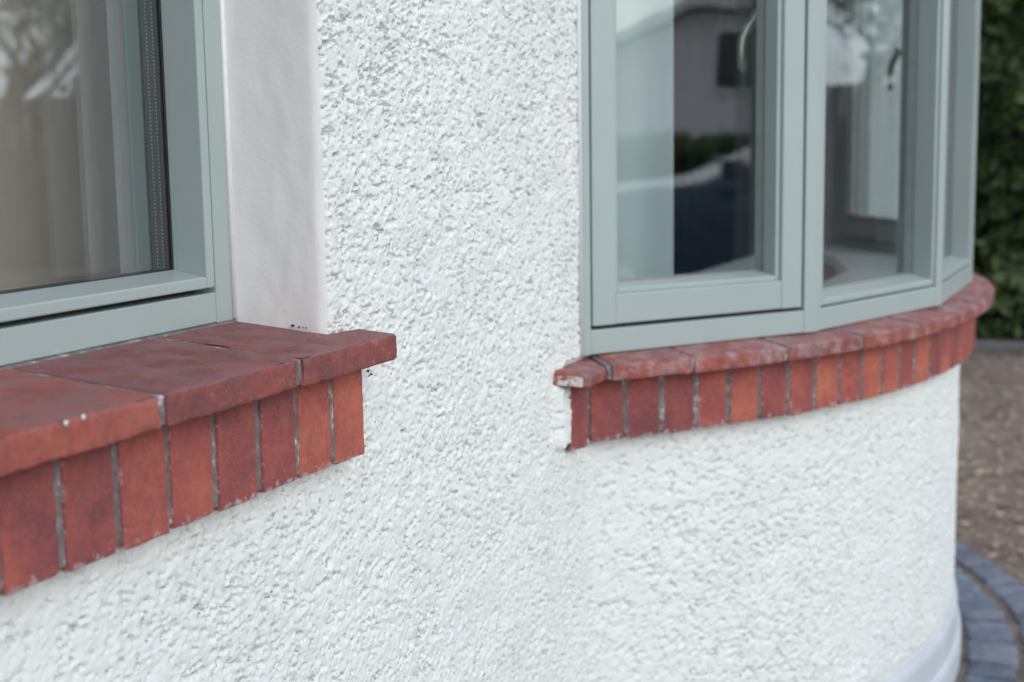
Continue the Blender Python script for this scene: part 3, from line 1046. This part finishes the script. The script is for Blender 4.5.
# ------------------------------------------------------------------ sett paving round the bay
_m = M('blue_grey_granite', .75)
_c = _m.ramp(_m.noise(26, 6, .65), [(.3, (.095, .12, .17)), (.7, (.22, .255, .325))])
_r = _m.ramp(_m.n('ObjectInfo').outputs['Random'], [(0, (.55, .58, .6)), (.5, (1, 1, 1)), (1, (1.0, .93, .88))])
_m.color(_m.mix(1.0, _c, _r, 'MULTIPLY'))
_m.bump(_m.noise(140, 4, .6), .7, .003)
SETT = _m.m
bed = simple('sandy_joint', (.09, .08, .075), (.24, .19, .15), 30, .95, .6, 150, .004)
b = MB()
RS = [(1.662, 1.787), (1.800, 1.905)]
n = 90
for i in range(n):
    a, c_ = -.86 + 1.72 * i / n, -.86 + 1.72 * (i + 1) / n
    b.prism([pol(1.64, a), pol(1.64, c_), pol(1.915, c_), pol(1.915, a)], -.05, .008)
pav = tag(b.build('sett_paving', bed), 'curved band of blue-grey granite setts round the foot of the bay', kind='structure')
setts = []
for k in range(5):
    def fn(u, v, q, k=k): return ((u - .5) * .094, (v - .5) * .113, -.03 + .052 * q)
    setts.append(worn_block('sett', fn, (.094, .113, .052), (4, 4, 2), .009, .003, .006, seed=200 + k * 3))
for row, (r0, r1) in enumerate(RS):
    r = (r0 + r1) / 2
    da = .084 / r
    for i in range(int(1.66 / da)):
        a = -.83 + da * (i + .5 * row) + random.uniform(-.003, .003)
        o = link('sett', setts[random.randrange(5)], SETT)
        x, y = pol(r, a)
        o.location = (x, y, random.uniform(-.006, .006))
        o.rotation_euler = (random.uniform(-.06, .06), random.uniform(-.06, .06), a + random.choice((0, math.pi)) + random.uniform(-.07, .07))
        o.scale = (random.uniform(.72, .84), (r1 - r0) / .119 * random.uniform(.90, 1.03), 1)
        o.parent = pav

# dead leaves and chips lying on the ground
def flakes(name, label, n, area, size, mat, z=.004, tilt=.5):
    P, F = [], []
    for i in range(n):
        x, y = area()
        s = size * random.uniform(.5, 1.5)
        a = random.uniform(0, 6.28)
        t = random.uniform(-tilt, tilt)
        u = Vector((math.cos(a), math.sin(a), math.sin(t) * .6))
        v = Vector((-math.sin(a), math.cos(a), math.sin(t))) * random.uniform(.35, .8)
        c = Vector((x, y, z + s * .5))
        k = len(P)
        P += [c - u * s, c - v * s * .5 + u * s * .1, c + u * s, c + v * s * .5]
        F.append((k, k + 1, k + 2, k + 3))
    o = link(name, mesh(name, P, F), mat)
    return tag(o, label, kind='stuff')
LITTER = simple('dead_leaf_litter', (.11, .08, .065), (.52, .42, .35), 28, .9, 0)
def area_lit():
    while True:
        t = random.random() ** 1.5
        x = 3.6 + 5.2 * t
        y = random.uniform(-1.6, 1.4)
        if math.hypot(x - BCX, y - BCY) > 1.93: return x, y
flakes('leaf_litter', 'brown dead leaves and chips strewn over the ground', 16000, area_lit, .018, LITTER)

# ------------------------------------------------------------------ garden edge: kerb, low stone wall, hedge
HX = 9.0
kb = tag(link('kerb_edging', None), 'pale grey kerb edging at the far side of the brown ground', kind='structure')
KERB = simple('grey_kerb_concrete', (.12, .115, .115), (.17, .165, .165), 12, .8, .4, 60, .004)
kms = []
for k in range(3):
    def fn(u, v, q, k=k): return ((u - .5) * .12, (v - .5) * .59, -.05 + .12 * q)
    kms.append(worn_block('kerb_stone', fn, (.12, .59, .12), (2, 6, 2), .012, .002, .004, seed=300 + k))
for i in range(10):
    o = link('kerb_stone', kms[i % 3], KERB)
    o.location = (HX - .35, -3.0 + .6 * i, random.uniform(-.004, .004))
    o.parent = kb
gw = thing('garden_wall', 'low dark grey stone wall at the foot of the hedge', 'wall', (HX, 0, 0))
GST = simple('dark_grey_stone', (.02, .024, .028), (.06, .068, .075), 9, .9, .6, 40, .01)
sms = []
for k in range(4):
    def fn(u, v, q, k=k): return ((u - .5) * .24, (v - .5) * .40, .145 * q)
    sms.append(worn_block('stone', fn, (.24, .40, .145), (3, 5, 2), .03, .010, .015, seed=320 + k))
for r in range(2):
    for i in range(20):
        o = link('stone', sms[random.randrange(4)], GST)
        o.location = (HX + random.uniform(-.01, .01) - gw.location.x, -3.2 + .41 * i + .2 * (r % 2), .15 * r - .01)
        o.rotation_euler = (0, 0, random.choice((0, math.pi)))
        o.scale = (1, random.uniform(.9, 1.0), 1)
        o.parent = gw

def leaf_mat(name, c0, c1, c2):
    m = M(name, .45)
    m.color(m.ramp(m.noise(7.5, 3, .6), [(.3, c0), (.52, c1), (.72, c2)]))
    m.b.inputs['Specular IOR Level'].default_value = .35
    tr = m.n('BsdfTranslucent')
    tr.inputs[0].default_value = (c2[0] * 1.2, c2[1] * 1.3, c2[2] * .6, 1)
    ms = m.n('MixShader')
    ms.inputs[0].default_value = .18
    o = [q for q in m.t.nodes if q.type == 'OUTPUT_MATERIAL'][0]
    m.l(m.b.outputs[0], ms.inputs[1])
    m.l(tr.outputs[0], ms.inputs[2])
    m.l(ms.outputs[0], o.inputs[0])
    return m.m
LEAF = leaf_mat('dark_ivy_leaf', (.016, .030, .011), (.05, .088, .026), (.15, .19, .05))
TREEL = leaf_mat('tree_leaf', (.025, .04, .015), (.05, .075, .025), (.08, .10, .04))
BARK = simple('brown_bark', (.05, .04, .032), (.10, .08, .065), 20, .9, .8, 40, .01)

def leaves(name, n, sample, size, mat, parent, normal=None):
    P, F = [], []
    for i in range(n):
        c, d = sample()
        d = (d + Vector((random.gauss(0, .55), random.gauss(0, .55), random.gauss(.15, .5)))).normalized()
        t = d.cross(Vector((random.gauss(0, 1), random.gauss(0, 1), random.gauss(0, 1)))).normalized()
        u = d.cross(t)
        s = size * random.uniform(.6, 1.35)
        k = len(P)
        P += [c - t * s, c - u * s * .5 + d * s * .12, c + t * s, c + u * s * .5 + d * s * .12]
        F += [(k, k + 1, k + 2), (k, k + 2, k + 3)]
    return put(link(name, mesh(name, P, F), mat), parent)
hd = thing('ivy_hedge', 'tall dark green ivy hedge behind the low stone wall', 'hedge', (HX + .5, 0, 0))
hv = lambda y, z: float(vnoise(np.array([y * 1.6]), np.array([z * 1.9]), 500)[0]) * .42 + float(vnoise(np.array([y * 4.5]), np.array([z * 5.0]), 501)[0]) * .22
def hsample():
    y = random.uniform(-2.2, 2.6)
    z = .13 + 3.4 * random.random()
    x = HX + .05 + .25 * abs(z - 1.9) / 1.9 + .38 - 1.35 * hv(y, z) + abs(random.gauss(0, .10))
    return Vector((x, y, z)), Vector((-1, 0, .25))
leaves('foliage', 15000, hsample, .058, LEAF, hd)
def hs3():
    return Vector((HX - .16 + random.gauss(0, .07), random.uniform(-2.4, 2.6), .04 + .42 * random.random() ** .7)), Vector((-1, 0, .4))
leaves('low_foliage', 2600, hs3, .05, LEAF, hd)
def hs2():
    y = random.uniform(-3.2, 9)
    z = .3 + 3.0 * random.random()
    return Vector((HX + .75 + abs(random.gauss(0, .2)), y, z)), Vector((-1, 0, .25))
leaves('back_foliage', 9000, hs2, .11, LEAF, hd)
b = MB()
for i in range(26):
    y = -3 + 6 * i / 25 + random.uniform(-.1, .1)
    pts = [(HX + .45 + random.uniform(-.05, .05), y, 0)]
    for q in range(1, 6): pts.append((pts[-1][0] + random.uniform(-.05, .08), pts[-1][1] + random.uniform(-.12, .12), .55 * q))
    b.tube(pts, [.035, .03, .025, .02, .014, .008], 6)
b.build('stem', BARK, hd, True)
DARKS = simple('hedge_core_shade', (.010, .013, .008), (.022, .026, .016), 6, .95, .9, 20, .05)  # near-black colour stands in for the shade deep between hedge leaves
def bpos2(U, V): return HX + 1.05 - .2 * vnoise(U * 2, V * 2, 510), U, V
put(link('shade_core', grid_mesh('shade_core', np.linspace(-3.3, 9, 70), np.linspace(0, 3.1, 24), bpos2), DARKS), hd)

# ------------------------------------------------------------------ what stands opposite the house (mirrored in the panes)
HOUSEW = simple('pale_house_render', (.78, .725, .74), (.83, .785, .79), 3, .85, .3, 30, .01)
TRIM = simple('white_trim', (.72, .72, .72), (.8, .8, .8), 4, .5, .05)
SLATE = simple('dark_roof_slate', (.055, .055, .065), (.09, .09, .10), 5, .7, .4, 20, .01)
nh = thing('opposite_bungalow', 'pale rendered bungalow with clipped white-edged gable, mirrored in the bay panes', 'house', (4.6, -26, 0))
HYF = -25.0
prof = [(.2, 0), (9.2, 0), (9.2, 2.35), (7.0, 3.55), (2.75, 3.55), (.2, 2.35)]
b = MB()
k = len(prof)
b.add([(x, HYF, z) for x, z in prof] + [(x, HYF - 9, z) for x, z in prof], [tuple(range(k)), tuple(range(2 * k - 1, k - 1, -1))] + [(i, i + k, (i + 1) % k + k, (i + 1) % k) for i in range(k)])
b.build('wall', HOUSEW, nh)
b = MB()
for (x0, z0), (x1, z1) in (((-.3, 2.28), (2.70, 3.66)), ((2.70, 3.66), (7.05, 3.66)), ((7.05, 3.66), (9.7, 2.28))):
    b.add([(x0, HYF + .25, z0), (x1, HYF + .25, z1), (x1, HYF + .25, z1 + .12), (x0, HYF + .25, z0 + .12),
           (x0, HYF - 9.2, z0), (x1, HYF - 9.2, z1), (x1, HYF - 9.2, z1 + .12), (x0, HYF - 9.2, z0 + .12)],
          [(0, 1, 2, 3), (7, 6, 5, 4), (0, 4, 5, 1), (3, 2, 6, 7), (0, 3, 7, 4), (1, 5, 6, 2)])
rf = b.build('roof', SLATE, nh)
b = MB()
for (x0, z0), (x1, z1) in (((-.3, 2.20), (2.70, 3.58)), ((2.70, 3.58), (7.05, 3.58)), ((7.05, 3.58), (9.7, 2.20))):
    b.add([(x0, HYF + .33, z0), (x1, HYF + .33, z1), (x1, HYF + .33, z1 + .22), (x0, HYF + .33, z0 + .22),
           (x0, HYF + .26, z0), (x1, HYF + .26, z1), (x1, HYF + .26, z1 + .22), (x0, HYF + .26, z0 + .22)],
          [(0, 1, 2, 3), (7, 6, 5, 4), (0, 4, 5, 1), (3, 2, 6, 7), (0, 3, 7, 4), (1, 5, 6, 2)])
o = b.build('bargeboard', TRIM)
o.parent = rf
for x in (3.25, 5.6):
    b = MB(); b.box(x, x + .95, HYF - .02, HYF + .04, 2.15, 3.2); o = b.build('window', simple('dark_window_glass', (.02, .025, .03), (.04, .045, .05), 2, .1, 0), nh)
    b = MB()
    for (x0, x1, z0, z1) in ((x - .08, x, 2.07, 3.28), (x + .95, x + 1.03, 2.07, 3.28), (x, x + .95, 3.2, 3.28), (x, x + .95, 2.07, 2.15), (x + .45, x + .50, 2.15, 3.2)):
        b.box(x0, x1, HYF - .01, HYF + .09, z0, z1)
    f_ = b.build('frame', TRIM); f_.parent = o
# brown board fence with separate boards
fe = thing('board_fence', 'brown upright board fence beyond the drive, mirrored in the panes', 'fence', (12, -9.5, 0))
WOOD = simple('weathered_brown_boards', (.10, .075, .065), (.19, .145, .125), 7, .85, .5, 60, .004)
fa, fb = Vector((7.2, -13.2)), Vector((16.5, -5.0))
fl = (fb - fa).length
fu = (fb - fa).normalized()
bm_ = MB(); bm_.box(-.068, .068, -.011, .011, 0.02, 1.80)
bmesh_ = mesh('board', bm_.v, bm_.f); bmesh_.materials.append(WOOD)
for i in range(int(fl / .145)):
    p = fa + fu * (.145 * i)
    o = bpy.data.objects.new('board', bmesh_)
    col.objects.link(o)
    o.location = (p.x - fe.location.x, p.y - fe.location.y, random.uniform(-.02, .02))
    o.rotation_euler = (0, 0, math.atan2(fu.y, fu.x))
    o.parent = fe
bm_ = MB(); bm_.box(-.05, .05, -.05, .05, 0, 1.95)
pm_ = mesh('post', bm_.v, bm_.f); pm_.materials.append(WOOD)
for i in range(6):
    p = fa + fu * (fl * i / 5) + Vector((fu.y, -fu.x)) * .065
    o = bpy.data.objects.new('post', pm_)
    col.objects.link(o)
    o.location = (p.x - fe.location.x, p.y - fe.location.y, 0)
    o.rotation_euler = (0, 0, math.atan2(fu.y, fu.x))
    o.parent = fe
# ragged shrubs showing over the fence
for q, (t, hh, lab) in enumerate(((.10, 2.35, 'ragged green shrub over the near end of the board fence'), (.34, 2.15, 'low green shrub behind the middle of the board fence'), (.56, 2.45, 'tall green shrub behind the middle of the board fence'), (.82, 2.5, 'broad green shrub over the far end of the board fence'))):
    c0 = fa + fu * (fl * t) + Vector((fu.y, -fu.x)) * 1.1
    sh = thing('garden_shrub', lab, 'shrub', (c0.x, c0.y, 0), 'shrubs behind the board fence')
    def ss(c0=c0, hh=hh):
        d = Vector((random.gauss(0, 1), random.gauss(0, 1), random.gauss(0, 1))).normalized()
        r_ = random.uniform(.55, 1.0) * (.75 + .5 * random.random())
        return Vector((c0.x + d.x * 1.25 * r_, c0.y + d.y * 1.0 * r_, hh * .5 + d.z * hh * .5 * min(r_, 1.0))), d
    leaves('foliage', 2600, ss, .075, TREEL, sh)
    b = MB()
    for i in range(6):
        a = i * 1.05
        b.tube([(c0.x, c0.y, 0), (c0.x + .3 * math.cos(a), c0.y + .3 * math.sin(a), hh * .4), (c0.x + .7 * math.cos(a), c0.y + .6 * math.sin(a), hh * .85)], [.03, .02, .008], 6)
    b.build('stem', BARK, sh, True)
# dark hedge across the drive
oh = thing('far_hedge', 'dark clipped hedge in front of the bungalow, mirrored in the bay panes', 'hedge', (3, -16, 0))
def ohs(): return Vector((random.uniform(-4, 6.6), -16 + random.uniform(-.4, .4), random.random() ** .6 * 1.28)), Vector((0, 1, .5))
leaves('foliage', 9000, ohs, .07, LEAF, oh)
b = MB(); b.box(-4, 6.6, -16.25, -15.75, 0, 1.12); b.build('shade_core', DARKS, oh)
# trees
def tree(name, label, x, y, h, cr, nleaf, size, seed):
    rs = random.Random(seed)
    t = thing(name, label, 'tree', (x, y, 0), 'garden trees mirrored in the panes')
    b = MB()
    tips = []
    def branch(p, d, L, r, lev):
        pts, rad = [p], [r]
        for q in range(4):
            d = (d + Vector((rs.gauss(0, .16), rs.gauss(0, .16), rs.gauss(.04, .1)))).normalized()
            pts.append(pts[-1] + d * L / 4)
            rad.append(r * (1 - .16 * (q + 1)))
        b.tube(pts, rad, 6)
        if lev >= 3:
            tips.append(pts[-1]); tips.append(pts[2])
            return
        for q in range(4 if lev else 6):
            k = rs.choice((2, 3, 4))
            a = rs.uniform(0, 6.28)
            nd = (d * .7 + Vector((math.cos(a), math.sin(a), rs.uniform(0, .7))) * .8).normalized()
            branch(pts[k], nd, L * rs.uniform(.5, .72), rad[k] * .62, lev + 1)
    branch(Vector((x, y, 0)), Vector((0, 0, 1)), h * .45, h * .028, 0)
    b.build('trunk', BARK, t, True)
    def ts():
        c = rs.choice(tips)
        o = Vector((rs.gauss(0, cr), rs.gauss(0, cr), rs.gauss(0, cr * .8)))
        return c + o, o.normalized()
    leaves('crown', nleaf, ts, size, TREEL, t)
    return t
tree('garden_tree', 'loose leafy tree behind the middle of the board fence', 15.5, -14.5, 6.5, .34, 1800, .075, 3)
tree('garden_tree', 'taller leafy tree far beyond the board fence', 23.0, -24.0, 9.0, .45, 900, .11, 5)

# parked car, mirrored low in the bay panes
car = thing('parked_car', 'dark blue parked car on the drive, mirrored low in the bay panes', 'car', (3.7, -7.0, 0))
CARP = M('dark_blue_car_paint', .42)
car.scale = (1, 1, 1.09)
CARP.color((.03, .055, .10, 1))
CARP.b.inputs['Coat Weight'].default_value = .25
CARG = simple('tinted_car_glass', (.008, .01, .012), (.014, .016, .018), 2, .05, 0)
TYRE = simple('black_tyre', (.012, .012, .012), (.02, .02, .02), 20, .9, .3)
RIM = simple('silver_rim', (.45, .45, .46), (.55, .55, .56), 4, .3, 0, metal=1)
LAMP = simple('car_lamp_lens', (.55, .56, .58), (.65, .66, .68), 4, .1, 0)
LAMPR = simple('red_lamp_lens', (.30, .01, .01), (.38, .015, .012), 4, .1, 0)
secs = [(0, .34, .60, .60), (.12, .24, .74, .72), (.55, .2, .86, .80), (1.05, .2, .93, .84), (1.35, .2, .97, .86), (1.65, .2, 1.13, .86), (2.05, .2, 1.32, .86), (2.5, .2, 1.39, .86),
        (3.0, .2, 1.38, .86), (3.45, .2, 1.30, .86), (3.8, .2, 1.16, .85), (4.05, .24, .98, .82), (4.15, .34, .80, .72)]
CX0, CYC = 1.25, -7.0
V, F = [], []
for (x, zb, zt, hw) in secs:
    belt = min(.92, zt)
    tw = hw * (.70 if zt > 1.05 else .9)
    half = [(hw * .86, zb), (hw, zb + .14), (hw, (zb + belt) / 2), (hw * .97, belt - .03), (tw if zt > 1.05 else hw * .86, max(belt + .001, zt - .07)), (tw * .55, zt - .008)]
    ring = [(-a, z) for a, z in half] + [(0, zt)] + [(a, z) for a, z in half[::-1]]
    for a, z in ring: V.append((CX0 + x, CYC + a, z))
m_ = 13
for i in range(len(secs) - 1):
    for j in range(m_):
        F.append((i * m_ + j, i * m_ + (j + 1) % m_, (i + 1) * m_ + (j + 1) % m_, (i + 1) * m_ + j))
F.append(tuple(range(m_)))
F.append(tuple((len(secs) - 1) * m_ + j for j in range(m_ - 1, -1, -1)))
b = MB(); b.add(V, F)
body = b.build('body', CARP.m, car, True)
s_ = body.modifiers.new('smooth', 'SUBSURF'); s_.levels = 2; s_.render_levels = 2
for sg in (-1, 1):
    for x0, x1, x2, x3 in ((1.50, 1.95, 2.42, 2.42), (2.50, 2.50, 3.32, 3.62)):
        b = MB()
        y0, y1 = CYC + sg * .835, CYC + sg * .645
        b.add([(CX0 + x0, y0, .95), (CX0 + x3, y0, .95), (CX0 + x2, y1, 1.28), (CX0 + x1, y1, 1.28),
               (CX0 + x0, y0 - sg * .03, .95), (CX0 + x3, y0 - sg * .03, .95), (CX0 + x2, y1 - sg * .03, 1.28), (CX0 + x1, y1 - sg * .03, 1.28)],
              [(0, 1, 2, 3), (4, 5, 6, 7), (0, 1, 5, 4), (1, 2, 6, 5), (2, 3, 7, 6), (3, 0, 4, 7)])
        b.build('side_window', CARG, car)
    for x in (.78, 3.35):
        b = MB(); b.tube([(CX0 + x, CYC + sg * .70, .31), (CX0 + x, CYC + sg * .885, .31)], .31, 24); wh = b.build('wheel', TYRE, car)
        b = MB(); b.tube([(CX0 + x, CYC + sg * .80, .31), (CX0 + x, CYC + sg * .895, .31)], .20, 20); o = b.build('rim', RIM); o.parent = wh
    b = MB(); b.box(CX0 + .02, CX0 + .22, CYC + sg * .40, CYC + sg * .70, .62, .74); b.build('headlight', LAMP, car, bevel=.02)
    b = MB(); b.box(CX0 + 4.0, CX0 + 4.13, CYC + sg * .45, CYC + sg * .72, .78, .92); b.build('tail_light', LAMPR, car, bevel=.02)
    b = MB(); b.box(CX0 + 1.45, CX0 + 1.57, CYC + sg * .86, CYC + sg * 1.0, .95, 1.06); b.build('wing_mirror', CARP.m, car, bevel=.02)
